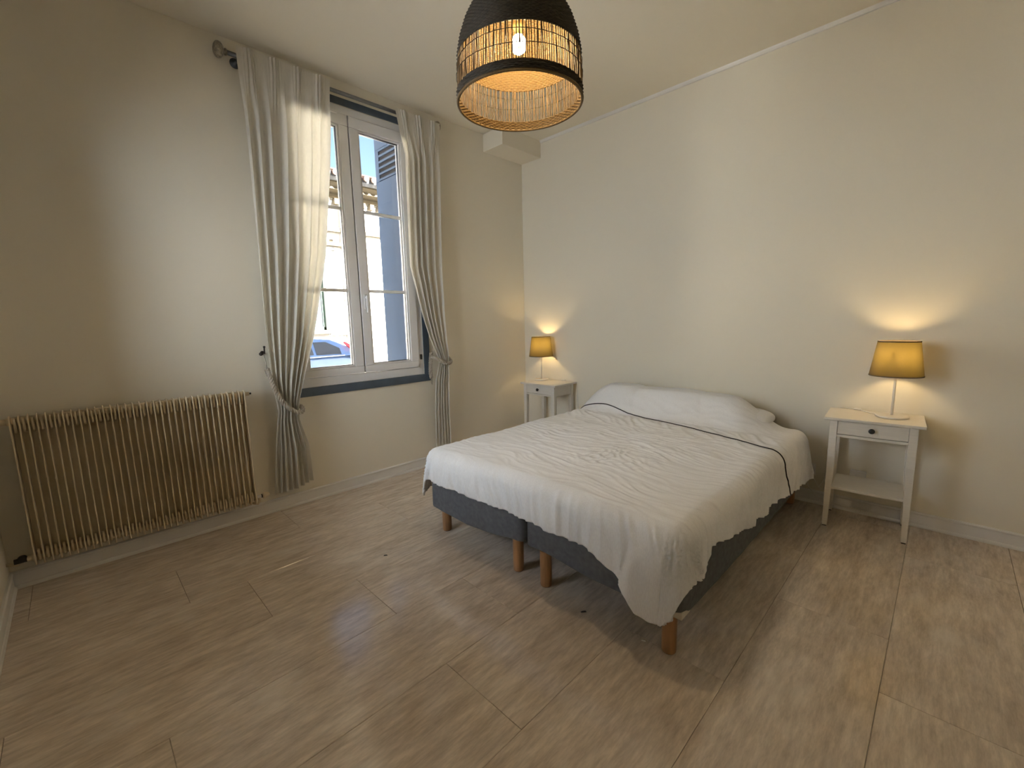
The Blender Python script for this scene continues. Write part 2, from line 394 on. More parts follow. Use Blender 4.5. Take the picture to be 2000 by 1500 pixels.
tag(MB().box(-6, 14, -10.4, -10, -.5, 13.0).build('court_bounce_wall', COURT_BOUNCE), kind='structure')  # unseen wall added to bounce sunlight in through the second window
tag(MB().box(0, 14, -10, YF-.2, -.5, -.3).build('courtyard', ASPH), kind='structure')

# outside shutters, folded open at right angles to the wall
def shutter(ypos, side, label):
    t = thing('shutter', (-.47, ypos, .90), label, 'shutter', 'shutters outside the window')
    th = .034; xa, xb, za, zb = -.69, -.245, .90, 3.06
    b = MB()
    b.box(xa, xb, ypos-th/2, ypos+th/2, za, 2.665).box(xa, xb, ypos-th/2, ypos+th/2, 2.955, zb)
    b.box(xa, -.625, ypos-th/2, ypos+th/2, 2.665, 2.955).box(-.315, xb, ypos-th/2, ypos+th/2, 2.665, 2.955)
    b.build('board', SHUT, t, bevel=.003)
    MB().box(-.626, -.314, ypos-.004, ypos+.004, 2.664, 2.956).build('louvre_shadow', DARKSHEET_SHADOW, t)  # dark panel added to read as shadow between the slats
    for k in range(6):
        z = 2.672+k*.0525
        MB().box(-.627, -.313, ypos-th*.45, ypos+th*.45, z, z+.019).build('slat', SHUT, t)
    for z in (1.1, 2.85): MB().box(-.60, -.235, ypos-side*.022-.003, ypos-side*.022+.003, z-.02, z+.02).build('strap_hinge', SHUT, t)
    return t
shutter(-1.30, -1, 'pale blue louvred shutter folded open outside the right-hand casement')
shutter(-2.53, 1, 'pale blue louvred shutter folded open behind the left curtain')

# ------------------------------------------------------------------ street, house opposite, parked car
SZ = -.40
tag(MB().box(-7.0, -1.6, -22, 22, SZ-.3, SZ).build('street', ASPH), kind='structure')
tag(MB().box(-1.6, -TH, -22, 22, SZ-.3, SZ+.12).build('pavement', PAVE), kind='structure')
tag(MB().box(-8.0, -7.0, -22, 22, SZ-.3, SZ+.12).build('pavement', PAVE), kind='structure')
bld = thing('house', (-8.5, 2, SZ+.12), 'sunlit cream stone house with dentil cornice across the street', 'building')
FXx = -8.0
wins = [(-4.6, -3.4), (-.05, 1.15), (4.5, 5.7)]
wl = MB(); ys = [-10]+[q for p in wins for q in p]+[14]
for i in range(0, len(ys), 2): wl.box(FXx-.5, FXx, ys[i], ys[i+1], SZ+.12, 4.62)
for a, b in wins: wl.box(FXx-.5, FXx, a, b, SZ+.12, 1.2).box(FXx-.5, FXx, a, b, 3.1, 4.62)
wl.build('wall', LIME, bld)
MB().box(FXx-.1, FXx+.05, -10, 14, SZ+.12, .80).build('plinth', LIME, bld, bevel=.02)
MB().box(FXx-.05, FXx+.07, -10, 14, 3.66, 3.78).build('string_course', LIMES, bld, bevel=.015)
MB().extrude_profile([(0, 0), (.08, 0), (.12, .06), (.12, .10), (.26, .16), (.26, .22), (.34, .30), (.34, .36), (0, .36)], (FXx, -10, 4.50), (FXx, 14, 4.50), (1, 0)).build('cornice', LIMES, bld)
dm = MB().box(-.045, .10, -.055, .055, 0, .13).mesh('dentil', LIMES)
for i in range(26):
    o = bpy.data.objects.new('dentil', dm); col.objects.link(o); o.parent = bld; o.location = (FXx+.05-bld.location.x, -1.8+i*.24-bld.location.y, 4.34-bld.location.z)
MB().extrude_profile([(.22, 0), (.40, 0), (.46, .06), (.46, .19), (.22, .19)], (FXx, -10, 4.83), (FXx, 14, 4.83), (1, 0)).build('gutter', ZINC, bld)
rf = MB(); rf.add([(FXx+.45, -10, 5.0), (FXx+.45, 14, 5.0), (FXx-4.5, 14, 6.6), (FXx-4.5, -10, 6.6), (FXx+.45, -10, 4.94), (FXx+.45, 14, 4.94), (FXx-4.5, 14, 5.0), (FXx-4.5, -10, 5.0)],
                  [(0,1,2,3),(4,7,6,5),(0,4,5,1),(1,5,6,2),(2,6,7,3),(3,7,4,0)]); rf.build('roof', TILE, bld)
tl = MB().lathe([(.085, -.25), (.075, .25)], (0, 0, 0), 10, True, True, 'x').mesh('roof_tile', TILE)
for i in range(24):
    o = bpy.data.objects.new('roof_tile', tl); col.objects.link(o); o.parent = bld; o.location = (FXx+.32-bld.location.x, -1.4+i*.2-bld.location.y, 5.05-bld.location.z); o.rotation_euler = (0, R_(18), 0)
for a, b in wins:
    sr = MB()
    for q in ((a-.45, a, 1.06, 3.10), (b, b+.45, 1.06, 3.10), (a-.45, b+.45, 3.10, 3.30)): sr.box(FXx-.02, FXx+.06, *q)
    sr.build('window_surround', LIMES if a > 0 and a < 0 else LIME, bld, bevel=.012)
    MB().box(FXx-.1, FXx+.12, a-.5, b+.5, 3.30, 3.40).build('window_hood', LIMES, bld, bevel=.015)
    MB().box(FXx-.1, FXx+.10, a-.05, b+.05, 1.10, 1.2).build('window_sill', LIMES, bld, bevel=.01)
    fr = MB()
    for q in ((a, a+.07, 1.2, 3.1), (b-.07, b, 1.2, 3.1), ((a+b)/2-.05, (a+b)/2+.05, 1.2, 3.1), (a, b, 1.2, 1.28), (a, b, 3.02, 3.1), (a, b, 2.4, 2.45)): fr.box(FXx-.2, FXx-.12, *q)
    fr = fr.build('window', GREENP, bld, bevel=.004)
    MB().box(FXx-.17, FXx-.15, a+.07, b-.07, 1.28, 3.02).build('pane', CARG, fr)
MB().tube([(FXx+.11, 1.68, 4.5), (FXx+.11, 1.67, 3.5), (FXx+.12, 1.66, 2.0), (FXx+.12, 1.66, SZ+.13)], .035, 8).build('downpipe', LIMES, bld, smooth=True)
for z in (3.46, 3.20):     # small slate-grey iron brackets by the window hood
    MB().taper((FXx+.0, FXx+.10, 1.34, 1.46), z, (FXx+.0, FXx+.03, 1.39, 1.41), z+.13).build('iron_bracket', BRONZE, bld)

def car():
    t = thing('car', (-5.45, -1.7, SZ), 'blue hatchback with red tail light parked across the street', 'car')
    cx, hw, yr, yf = -5.45, .88, .44, -3.75
    # stations along the length: y, bonnet/belt height, half width
    st = [(yr, .42, .74), (yr-.03, .80, .80), (yr-.10, 1.12, .84), (yr-.45, 1.20, .87), (yr-1.2, 1.185, .88), (yr-2.2, 1.14, .88), (yr-2.9, 1.06, .88), (yr-3.3, .98, .86), (yr-3.9, .84, .82), (yr-4.12, .66, .72), (yr-4.19, .42, .66)]
    P = []
    for y, zb, h in st:
        z0 = .20; row = []
        for (fx, fz) in ((-.80, 0), (-.97, .12), (-1.0, .45), (-.985, .75), (-.90, .96), (-.55, 1.0), (.55, 1.0), (.90, .96), (.985, .75), (1.0, .45), (.97, .12), (.80, 0)):
            row.append((cx+fx*h, y, SZ+z0+(zb-z0)*fz))
        P.append(row)
    m_ = MB(); m_.grid(P, True); n = 12
    m_.f.append(tuple(range(n))); m_.f.append(tuple((len(st)-1)*n+i for i in range(n)))
    body = m_.build('body', CARB, t, auto=50)
    # cabin
    ct = [(yr-.10, 1.10, 1.14, .72), (yr-.32, 1.17, 1.36, .70), (yr-.62, 1.18, 1.485, .64), (yr-1.2, 1.17, 1.525, .63), (yr-1.9, 1.14, 1.50, .64), (yr-2.35, 1.12, 1.34, .68), (yr-2.85, 1.05, 1.07, .74)]
    P = []
    for y, zb, zt, h in ct:
        P.append([(cx-.86, y, SZ+zb-.02), (cx-h-.03, y, SZ+zt-.05), (cx-h+.08, y, SZ+zt), (cx+h-.08, y, SZ+zt), (cx+h+.03, y, SZ+zt-.05), (cx+.86, y, SZ+zb-.02)])
    MB().grid(P).build('cabin', CARB, t, auto=40)
    for sd_ in (1, -1):
        def sp(y, fz, out=.012):
            ys_ = [c[0] for c in ct][::-1]; zb = np.interp(y, ys_, [c[1] for c in ct][::-1]); zt = np.interp(y, ys_, [c[2] for c in ct][::-1]); h = np.interp(y, ys_, [c[3] for c in ct][::-1])
            a = np.array((.86, zb-.02)); b = np.array((h+.03, zt-.05)); q = a+(b-a)*fz
            return (cx+sd_*(q[0]+out), y, SZ+q[1])
        for ya, yb, fa in ((yr-.50, yr-.95, .62), (yr-1.0, yr-1.75, .9), (yr-1.8, yr-2.5, .9)):
            pts = [sp(ya, .16), sp(yb, .14), sp(yb, .88 if yb > yr-2.2 else .60), sp((ya+yb)/2, .92), sp(ya, fa)]
            MB().add(pts+[(p[0]-sd_*.01, p[1], p[2]) for p in pts], [(0,1,2,3,4), (9,8,7,6,5)]+[(i, (i+1) % 5, 5+(i+1) % 5, 5+i) for i in range(5)]).build('side_window', CARG, t)
        MB().tube([sp(yr-.45, .05, .016), sp(yr-1.4, .05, .016), sp(yr-2.5, .05, .016)], .012, 6).build('window_strip', CHROME, t)
        P = [[(cx+sd_*(.56+.16*k), yr-.02+.03-(.10 if k == 2 else .0)-(.16 if k == 3 else 0), SZ+z) for z in (.82, .95, 1.08)] for k in range(2)]
        tlm = MB().tube([(cx+sd_*.70, yr-.005, SZ+.84), (cx+sd_*.76, yr-.03, SZ+1.00), (cx+sd_*.78, yr-.08, SZ+1.13), (cx+sd_*.74, yr-.22, SZ+1.27), (cx+sd_*.70, yr-.38, SZ+1.40)], [.06, .075, .06, .045, .02], 8)
        tlm.build('tail_light', RED, t, smooth=True)
        for yw in (yr-.75, yr-3.35):
            wh = MB().lathe([(.05, -.1), (.24, -.1), (.31, -.08), (.32, 0), (.31, .08), (.24, .1), (.05, .1)], (cx+sd_*.79, yw, SZ+.32), 20, True, True, 'x').build('wheel', TYRE, t, auto=40)
            MB().lathe([(.02, .115), (.20, .105), (.21, .09)], (cx+sd_*.79-(0 if sd_ > 0 else .22), yw, SZ+.32), 16, True, False, 'x').build('hubcap', CHROME, wh)
    # rear screen
    MB().add([(cx-.58, yr-.15, SZ+1.19), (cx+.58, yr-.15, SZ+1.19), (cx+.52, yr-.40, SZ+1.41), (cx-.52, yr-.40, SZ+1.41), (cx-.58, yr-.19, SZ+1.17), (cx+.58, yr-.19, SZ+1.17), (cx+.52, yr-.44, SZ+1.39), (cx-.52, yr-.44, SZ+1.39)],
             [(0,1,2,3),(4,7,6,5),(0,4,5,1),(1,5,6,2),(2,6,7,3),(3,7,4,0)]).build('rear_window', CARG, t)
    MB().box(cx-.78, cx+.78, yr-.08, yr+.05, SZ+.25, SZ+.52).build('bumper', CARB, t, bevel=.04, seg=3)
car()

# ------------------------------------------------------------------ curtain rod
RX, RZ = .062, 2.994
rod = thing('curtain_rod', (RX, -1.93, RZ), 'steel curtain rod with round crackled finials above the window', 'curtain rod')
MB().cyl((RX, -2.69, RZ), (RX, -1.175, RZ), .0135, 16).build('pole', STEEL, rod, smooth=True)
for y, sg in ((-2.69, -1), (-1.175, 1)):
    fb = MB().lathe([(.016, 0), (.020, .004), (.020, .012), (.014, .016), (.030, .022), (.043, .034), (.046, .046), (.043, .058), (.028, .068), (.012, .071), (.010, .067), (.0001, .066)], (0, 0, 0), 24)
    fb.v = [(RX+p[0], y+sg*p[2], RZ+p[1]) for p in fb.v]
    fb.build('finial', ANTIQ, rod, smooth=True)
for y in (-2.635, -1.20):
    b = MB().lathe([(.004, 0), (.030, 0), (.030, .006), (.022, .012), (.010, .014), (.009, RX-.012)], (0, y, RZ-.02), 16, True, False, 'x')
    b.tube([(RX, y, RZ-.02+.004*0), (RX+.0, y, RZ-.016), (RX+.012, y, RZ-.012), (RX+.017, y, RZ)], .006, 8)
    b.sphere((RX-.004, y, RZ-.03), .010, 10, 6)
    b.build('bracket', mat('gunmetal', (.10, .11, .12), .4, metal=.8) if y < -2 else bpy.data.materials['gunmetal'], rod, smooth=True)

# ------------------------------------------------------------------ curtains
def curtain(label, zs, yl, yr, dep, nf, seed, xoff, ztie, lean, n_s=260, n_z=240, zbot=.155, ztop=3.034, edge_up=0):
    r = np.random.RandomState(seed)
    S = np.linspace(0, 1, n_s); Z = np.linspace(ztop, zbot, n_z)
    ss, zz = np.meshgrid(S, Z)
    L = np.interp(zz, zs, yl); Rr = np.interp(zz, zs, yr); D = np.interp(zz, zs, dep)
    # body folds: irregular phase warped sine
    ph = nf*2*PI*(ss+.045*pn(ss*5+seed, zz*.25)+.02*pn(ss*9+seed*3, zz*.5))
    body = np.sin(ph)+.35*np.sin(2*ph+1.0+2*pn(ss*3, zz*.4+seed))+.25*pn(ss*14+seed, zz*.8)
    # pinch pleats at the heading
    npl = max(3, int(round(nf*.62))); q = ss*npl; fr = q-np.floor(q)-.5
    pin = 1.6*np.exp(-(fr/.16)**2)*(.55+.45*np.cos(fr*2*PI*7.5))-.35
    top = sst(ztop-.42, ztop-.06, zz)
    f = body*(1-top)+pin*top
    X = xoff+np.interp(zz, zs, lean)+D*f
    Y = L+(Rr-L)*(ss+.022*np.cos(ph)*(1-top)*np.clip((Rr-L)*3, .3, 1))
    # soften heading edge & hem undulation
    Zf = zz+.006*np.sin(ph)*sst(zbot+.3, zbot, zz)+edge_up*sst(.55, 1.0, ss)*sst(zbot+.6, zbot, zz)
    X = np.maximum(X, .022+.004*pn(ss*20, zz*4))
    P = np.stack([X, Y, Zf], -1)
    t = MB(); t.grid(P.tolist())
    o = t.build('curtain', LINEN, None, smooth=True)
    base_origin(o)
    return tag(o, label, 'curtain', 'ivory curtains at the window'), (X, Y, zz)
zsL = [.15, .45, .66, .74, .80, .95, 1.24, 1.82, 2.43, 3.04]
curtain('ivory curtain tied back low beside the radiator', zsL,
        [-2.695, -2.665, -2.640, -2.625, -2.630, -2.645, -2.655, -2.650, -2.645, -2.652],
        [-2.428, -2.440, -2.490, -2.490, -2.482, -2.438, -2.345, -2.212, -2.130, -2.070],
        [.022, .022, .020, .018, .019, .022, .023, .021, .017, .014], 7.0, 3, .085, .75,
        [.00, .01, .025, .03, .028, .02, .012, .010, .014, .028], edge_up=.03)
zsR = [.14, .30, .55, .80, .92, .99, 1.06, 1.20, 1.38, 1.80, 2.68, 3.01]
curtain('ivory curtain tied back near the corner lamp', zsR,
        [-1.320, -1.318, -1.312, -1.300, -1.270, -1.250, -1.290, -1.345, -1.400, -1.500, -1.490, -1.560],
        [-1.140, -1.140, -1.150, -1.150, -1.150, -1.150, -1.152, -1.160, -1.165, -1.168, -1.135, -1.128],
        [.018, .018, .018, .018, .017, .017, .019, .021, .022, .021, .017, .013], 5.6, 9, .085, .98,
        [0, 0, .005, .015, .022, .025, .022, .015, .01, .008, .012, .027], ztop=3.005, zbot=.15)

def rope(path, r=.0155, pitch=.06, strands=3):
    # resample
    p = np.array(path, float); 
    # Catmull-Rom
    out = []
    for i in range(len(p)-1):
        p0, p1, p2, p3 = p[max(i-1, 0)], p[i], p[i+1], p[min(i+2, len(p)-1)]
        for t in np.linspace(0, 1, 24, endpoint=False):
            out.append(.5*((2*p1)+(-p0+p2)*t+(2*p0-5*p1+4*p2-p3)*t*t+(-p0+3*p1-3*p2+p3)*t**3))
    out.append(p[-1]); out = np.array(out)
    d = np.concatenate([[0], np.cumsum(np.linalg.norm(np.diff(out, axis=0), axis=1))]); n = int(d[-1]/.005)+2
    q = np.stack([np.interp(np.linspace(0, d[-1], n), d, out[:, k]) for k in range(3)], -1); ln = np.linspace(0, d[-1], n)
    m_ = MB()
    T = np.gradient(q, axis=0); T /= np.linalg.norm(T, axis=1)[:, None]
    ref = np.array([1., .3, .1]); A = np.cross(T, ref); A /= np.linalg.norm(A, axis=1)[:, None]; B = np.cross(T, A)
    for s_ in range(strands):
        a = 2*PI*(ln/pitch+s_/strands)
        m_.tube((q+A*(r*.52*np.cos(a))[:, None]+B*(r*.52*np.sin(a))[:, None]).tolist(), r*.58, 6)
    return m_
tb = thing('curtain_tieback', (.03, -2.65, 1.13), 'twisted beige rope tieback slung low round the radiator-side curtain', 'tieback', 'rope tiebacks')
xL = .155
rope([(.075, -2.652, 1.035), (.115, -2.648, .985), (.135, -2.640, .915), (xL, -2.618, .845), (xL+.010, -2.585, .785), (xL+.012, -2.540, .742), (xL+.006, -2.500, .722), (xL-.02, -2.470, .725), (xL-.045, -2.462, .745), (xL-.08, -2.468, .755), (.045, -2.52, .80), (.03, -2.60, .90), (.035, -2.645, 1.03)]).build('rope', ROPE, tb, smooth=True)
MB().tube([(.040, -2.655, 1.135), (.06, -2.653, 1.09), (.075, -2.652, 1.035)], .003, 6).tube([(.040, -2.655, 1.135), (.045, -2.648, 1.08), (.035, -2.646, 1.03)], .003, 6).build('cord_loop', ROPE, tb, smooth=True)
MB().lathe([(.003, 0), (.014, 0), (.014, .004), (.005, .008), (.005, .04)], (0, -2.652, 1.145), 12, True, False, 'x').tube([(.035, -2.652, 1.145), (.045, -2.652, 1.142), (.05, -2.652, 1.155), (.048, -2.65, 1.185)], .005, 8).sphere((.048, -2.65, 1.187), .008, 10, 6).sphere((.04, -2.672, 1.14), .012, 10, 6).build('hook', BRONZE, tb, smooth=True)
tb2 = thing('curtain_tieback', (.03, -1.12, 1.02), 'twisted beige rope tieback round the curtain nearest the corner', 'tieback', 'rope tiebacks')
rope([(.03, -1.118, 1.03), (.07, -1.118, 1.00), (.125, -1.130, .972), (.150, -1.165, .955), (.155, -1.210, .957), (.145, -1.262, .985), (.11, -1.295, 1.01), (.06, -1.300, 1.02), (.03, -1.27, 1.02)], r=.014).build('rope', ROPE, tb2, smooth=True)
rope([(.062, -1.303, 1.055), (.064, -1.313, 1.0), (.062, -1.318, .93), (.058, -1.316, .862), (.055, -1.309, .83)], r=.016).build('rope_end', ROPE, tb2, smooth=True)
MB().tube([(.055, -1.309, .832), (.05, -1.306, .78), (.05, -1.300, .765), (.05, -1.296, .79), (.052, -1.304, .835)], .0025, 6).build('cord_loop', ROPE, tb2, smooth=True)
MB().lathe([(.003, 0), (.014, 0), (.014, .004), (.005, .008), (.005, .04)], (0, -1.118, 1.04), 12, True, False, 'x').sphere((.042, -1.118, 1.04), .009, 10, 6).build('hook', BRONZE, tb2, smooth=True)

# ------------------------------------------------------------------ radiator
RY0, RY1, RZ0, RZ1 = -3.832, -2.818, .140, .918
rad = thing('radiator', (.1, (RY0+RY1)/2, RZ0), 'old beige enamelled steel fin radiator under the blank wall', 'radiator')
MB().box(.070, .090, RY0+.004, RY1-.004, RZ0+.03, RZ1-.012).build('back_panel', RADM, rad, bevel=.004)
for z in (RZ1-.030, RZ0+.036):
    MB().cyl((.098, RY0-.012, z), (.098, RY1+.012, z), .019, 16).build('header_pipe', RADM, rad, smooth=True)
NF = 34; st = (RY1-RY0)/(NF-1)
fp = MB()
prof = [(.078, RZ0+.012), (.078, RZ1-.006), (.092, RZ1), (.128, RZ1-.002), (.138, RZ1-.010), (.140, RZ1-.024), (.140, RZ0+.02), (.136, RZ0+.004), (.125, RZ0), (.092, RZ0)]
n = len(prof); hw = .0032
fp.add([(p[0], -hw, p[1]) for p in prof]+[(p[0], hw, p[1]) for p in prof], [tuple(range(n)), tuple(reversed(range(n, 2*n)))]+[(i, n+i, n+(i+1) % n, (i+1) % n) for i in range(n)])
og = rad.location
fp.v = [(p[0]-og.x, p[1], p[2]-og.z) for p in fp.v]
fme = fp.mesh('fin', RADM)
for i in range(NF):
    o = bpy.data.objects.new('fin', fme); col.objects.link(o); o.parent = rad; o.location = (0, RY0+i*st-og.y, 0)
    bv = o.modifiers.new('bevel', 'BEVEL'); bv.width = .002; bv.segments = 1; bv.limit_method = 'ANGLE'
cl = MB()
for i in range(NF-1):
    yc = RY0+(i+.5)*st
    for z0, z1 in ((RZ1-.085, RZ1-.018), (RZ0+.018, RZ0+.080)):
        cl.tube([(.108, yc, z0), (.119, yc, z0+.012), (.121, yc, (z0+z1)/2), (.119, yc, z1-.012), (.108, yc, z1)], .0065, 6)
c_ = cl.build('channel_lugs', RADM, rad, smooth=True); c_['kind'] = 'stuff'
# fittings
MB().cyl((.098, RY0-.06, RZ1-.030), (.098, RY0-.01, RZ1-.030), .015, 12).build('end_plug', RADM, rad, smooth=True)
MB().sphere((.098, RY0-.072, RZ1-.030), .018, 12, 8).build('bleed_key', BLACKP, rad, smooth=True)
MB().cyl((.098, RY1+.01, RZ1-.030), (.098, RY1+.034, RZ1-.030), .013, 12).build('end_plug', RADM, rad, smooth=True)
MB().cyl((.098, RY1+.034, RZ1-.030), (.098, RY1+.046, RZ1-.030), .006, 10).build('bleed_screw', BLACKP, rad, smooth=True)
vl = MB().cyl((.098, RY0-.05, RZ0+.036), (.098, RY0-.008, RZ0+.036), .014, 12).build('valve_body', RADM, rad, smooth=True)
kn = MB().lathe([(.006, 0), (.017, 0), (.019, .006), (.017, .022), (.012, .028), (.002, .028)], (.10, RY0-.045, RZ0+.030), 10, True, True).cyl((.10, RY0-.075, RZ0+.036), (.10, RY0-.03, RZ0+.036), .014, 10)
kn.build('valve_knob', BLACKP, rad, auto=40)
MB().tube([(.098, RY0-.06, RZ0+.02), (.09, RY0-.075, RZ0+.016), (.06, RY0-.09, RZ0+.012), (.04, -3.938, RZ0+.008)], .008, 8).build('supply_pipe', RADM, rad, smooth=True)
MB().cyl((.098, RY1+.008, RZ0+.036), (.098, RY1+.040, RZ0+.036), .011, 12).build('lockshield_union', WHITEP, rad, smooth=True)
MB().lathe([(.004, .040), (.013, .040), (.013, .046), (.006, .048)], (.098, RY1, RZ0+.036), 12, True, True, 'y').build('lockshield_ring', BLACKP, rad, smooth=True)
MB().lathe([(.006, .048), (.021, .050), (.022, .056), (.014, .088), (.006, .092)], (.098, RY1, RZ0+.036), 14, True, True, 'y').build('lockshield_cap', RADM, rad, smooth=True)
MB().tube([(.098, RY1+.025, RZ0+.03), (.098, RY1+.028, RZ0+.005), (.09, RY1+.018, RZ0-.015), (.05, RY1+.005, RZ0-.022), (.02, RY1, RZ0-.022)], .008, 8).build('return_pipe', RADM, rad, smooth=True)

# ------------------------------------------------------------------ bed
BX0, BXM, BX1, BY0, BY1 = 1.090, 1.908, 2.728, -2.075, -.035
def box_spring(xa, xb, label, legs, zfun):
    t = thing('box_spring', ((xa+xb)/2, (BY0+BY1)/2, 0), label, 'bed base', 'twin box springs')
    MB().box(xa+.05, xb-.05, BY0+.06, BY1-.05, .190, .225).build('frame', DARKSHEET_SHADOW, t, bevel=.003)  # cream frame painted dark to read as shadow under the cover
    if xb > 2.5: MB().box(2.628, xb-.006, BY0+.010, -1.985, .178, .212).build('corner_block', CREAM, t, bevel=.004)
    # fitted charcoal cover with a slack lower edge
    per = []; rc = .035
    def arc(cx, cy, a0): return [(cx+rc*math.cos(a0+PI/2*i/5), cy+rc*math.sin(a0+PI/2*i/5)) for i in range(6)]
    pts = arc(xb-rc, BY0+rc, -PI/2)+arc(xb-rc, BY1-rc, 0)+arc(xa+rc, BY1-rc, PI/2)+arc(xa+rc, BY0+rc, PI)
    pts.append(pts[0]); P = np.array(pts); d = np.concatenate([[0], np.cumsum(np.linalg.norm(np.diff(P, axis=0), axis=1))]); n = 220
    l = np.linspace(0, d[-1], n, endpoint=False); px = np.interp(l, d, P[:, 0]); py = np.interp(l, d, P[:, 1])
    cxm, cym = (xa+xb)/2, (BY0+BY1)/2
    zb = np.array([zfun(a, b) for a, b in zip(px, py)]); rows = []
    for k, fz in enumerate((0, .03, .2, .45, .7, .92, 1.0)):
        z = zb+(.370-zb)*fz
        inw = (-.004 if k == 0 else (.010 if k == 6 else 0))+.003*pn(l*9+k*.2, fz*3+np.zeros(n))
        nx = np.sign(px-cxm)*(np.abs(px-cxm) > (xb-xa)/2-.03); ny = np.sign(py-cym)*(np.abs(py-cym) > (BY1-BY0)/2-.03)
        if k == 0: inw = inw+.02
        rows.append(np.stack([px-nx*inw, py-ny*inw, z], -1).tolist())
    m_ = MB(); m_.grid(rows, True); m_.f.append(tuple(6*n+i for i in range(n)))
    m_.build('cover', CHAR, t, smooth=False, auto=50)
    for (lx, ly) in legs:
        lg = MB().lathe([(.0275, .004), (.0290, .012), (.0295, .190)], (lx, ly, 0), 24, True, True)
        lg = lg.build('leg', BEECH, t, auto=40)
        MB().lathe([(.024, 0), (.025, .001), (.025, .005)], (lx, ly, 0), 20, True, True).build('glide', CHAR, lg, auto=40)
    return t
def zl(x, y):
    if y < BY0+.05: return float(np.interp(x, [1.09, 1.20, 1.45, 1.67, 1.83, 1.91], [.165, .160, .150, .168, .196, .20]))
    return float(.17+.02*math.sin(y*5))
def zr(x, y):
    if y < BY0+.05: return float(np.interp(x, [1.91, 2.04, 2.3, 2.51, 2.68, 2.73], [.195, .205, .178, .180, .200, .212]))
    if x > 2.7: return float(np.interp(y, [-2.07, -2.0, -1.6, -1.0, -.1], [.214, .190, .178, .178, .178]))
    return .185
box_spring(BX0, BXM-.006, 'box spring in charcoal cover, window side of the bed', [(1.160, -2.003), (1.817, -2.022), (1.16, -.12), (1.80, -.12)], zl)
box_spring(BXM+.006, BX1, 'box spring in charcoal cover, nightstand side with bare cream corner', [(2.014, -2.028), (2.660, -2.030), (2.02, -.12), (2.65, -.12)], zr)
mt = MB().box(BX0+.01, BX1-.022, BY0+.02, -.11, .372, .535).build('mattress', DARKSHEET_SHADOW, None, bevel=.04, seg=4)
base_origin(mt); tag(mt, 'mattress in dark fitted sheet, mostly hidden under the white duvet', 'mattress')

# pillows (heightfield shared with the duvet)
PIL = [(1.43, -.27, .35, .195, .212, 2.0), (2.16, -.25, .36, .19, .190, 2.0)]
TOPZ = .548
def bump_at(x, y):
    h = np.zeros_like(x)
    for cx, cy, ax, ay, hh, pw in PIL:
        d = (np.abs((x-cx)/(ax*1.28))**2.6+np.abs((y-cy)/(ay*1.36))**2.6)**(1/2.6)
        h = np.maximum(h, hh*(1-sst(.25, 1.05, d)))
    # soft valley between pillows stays bridged by the duvet
    d = (np.abs((x-1.80)/.55)**4+np.abs((y+.26)/.27)**2.4)**.4
    return np.maximum(h, .197*(1-sst(.3, 1.05, d)))
def pillow(cx, cy, ax, ay, hh, label, rz):
    n, m_ = 40, 20; t = MB(); P = []
    for i in range(m_+1):
        v = -PI/2+PI*i/m_; row = []
        for j in range(n):
            a = 2*PI*j/n; c, s_ = math.cos(a), math.sin(a); cv = max(1e-3, math.cos(v))
            e = .45
            xx = ax*math.copysign(abs(c)**e, c)*cv**.6; yy = ay*math.copysign(abs(s_)**e, s_)*cv**.6
            zz = hh*.5*math.copysign(abs(math.sin(v))**.9, math.sin(v))
            zz *= 1-.35*(abs(xx/ax)**3*abs(yy/ay)**3)
            row.append((xx, yy, zz))
        P.append(row)
    t.grid(P, True)
    o = t.build('pillow', DUVET, None, smooth=True); o.location = (cx, cy, TOPZ-.006+hh*.5); o.rotation_euler = (0, 0, rz)
    o.data.transform(Matrix.Translation((0, 0, hh*.5))); o.location.z = .537
    return tag(o, label, 'pillow', 'pillows under the duvet')
pillow(1.46, -.25, .31, .165, .125, 'plump white pillow under the duvet on the window side', 0.02)
pillow(2.21, -.20, .325, .145, .130, 'white pillow with its end poking out of the duvet', -.05)

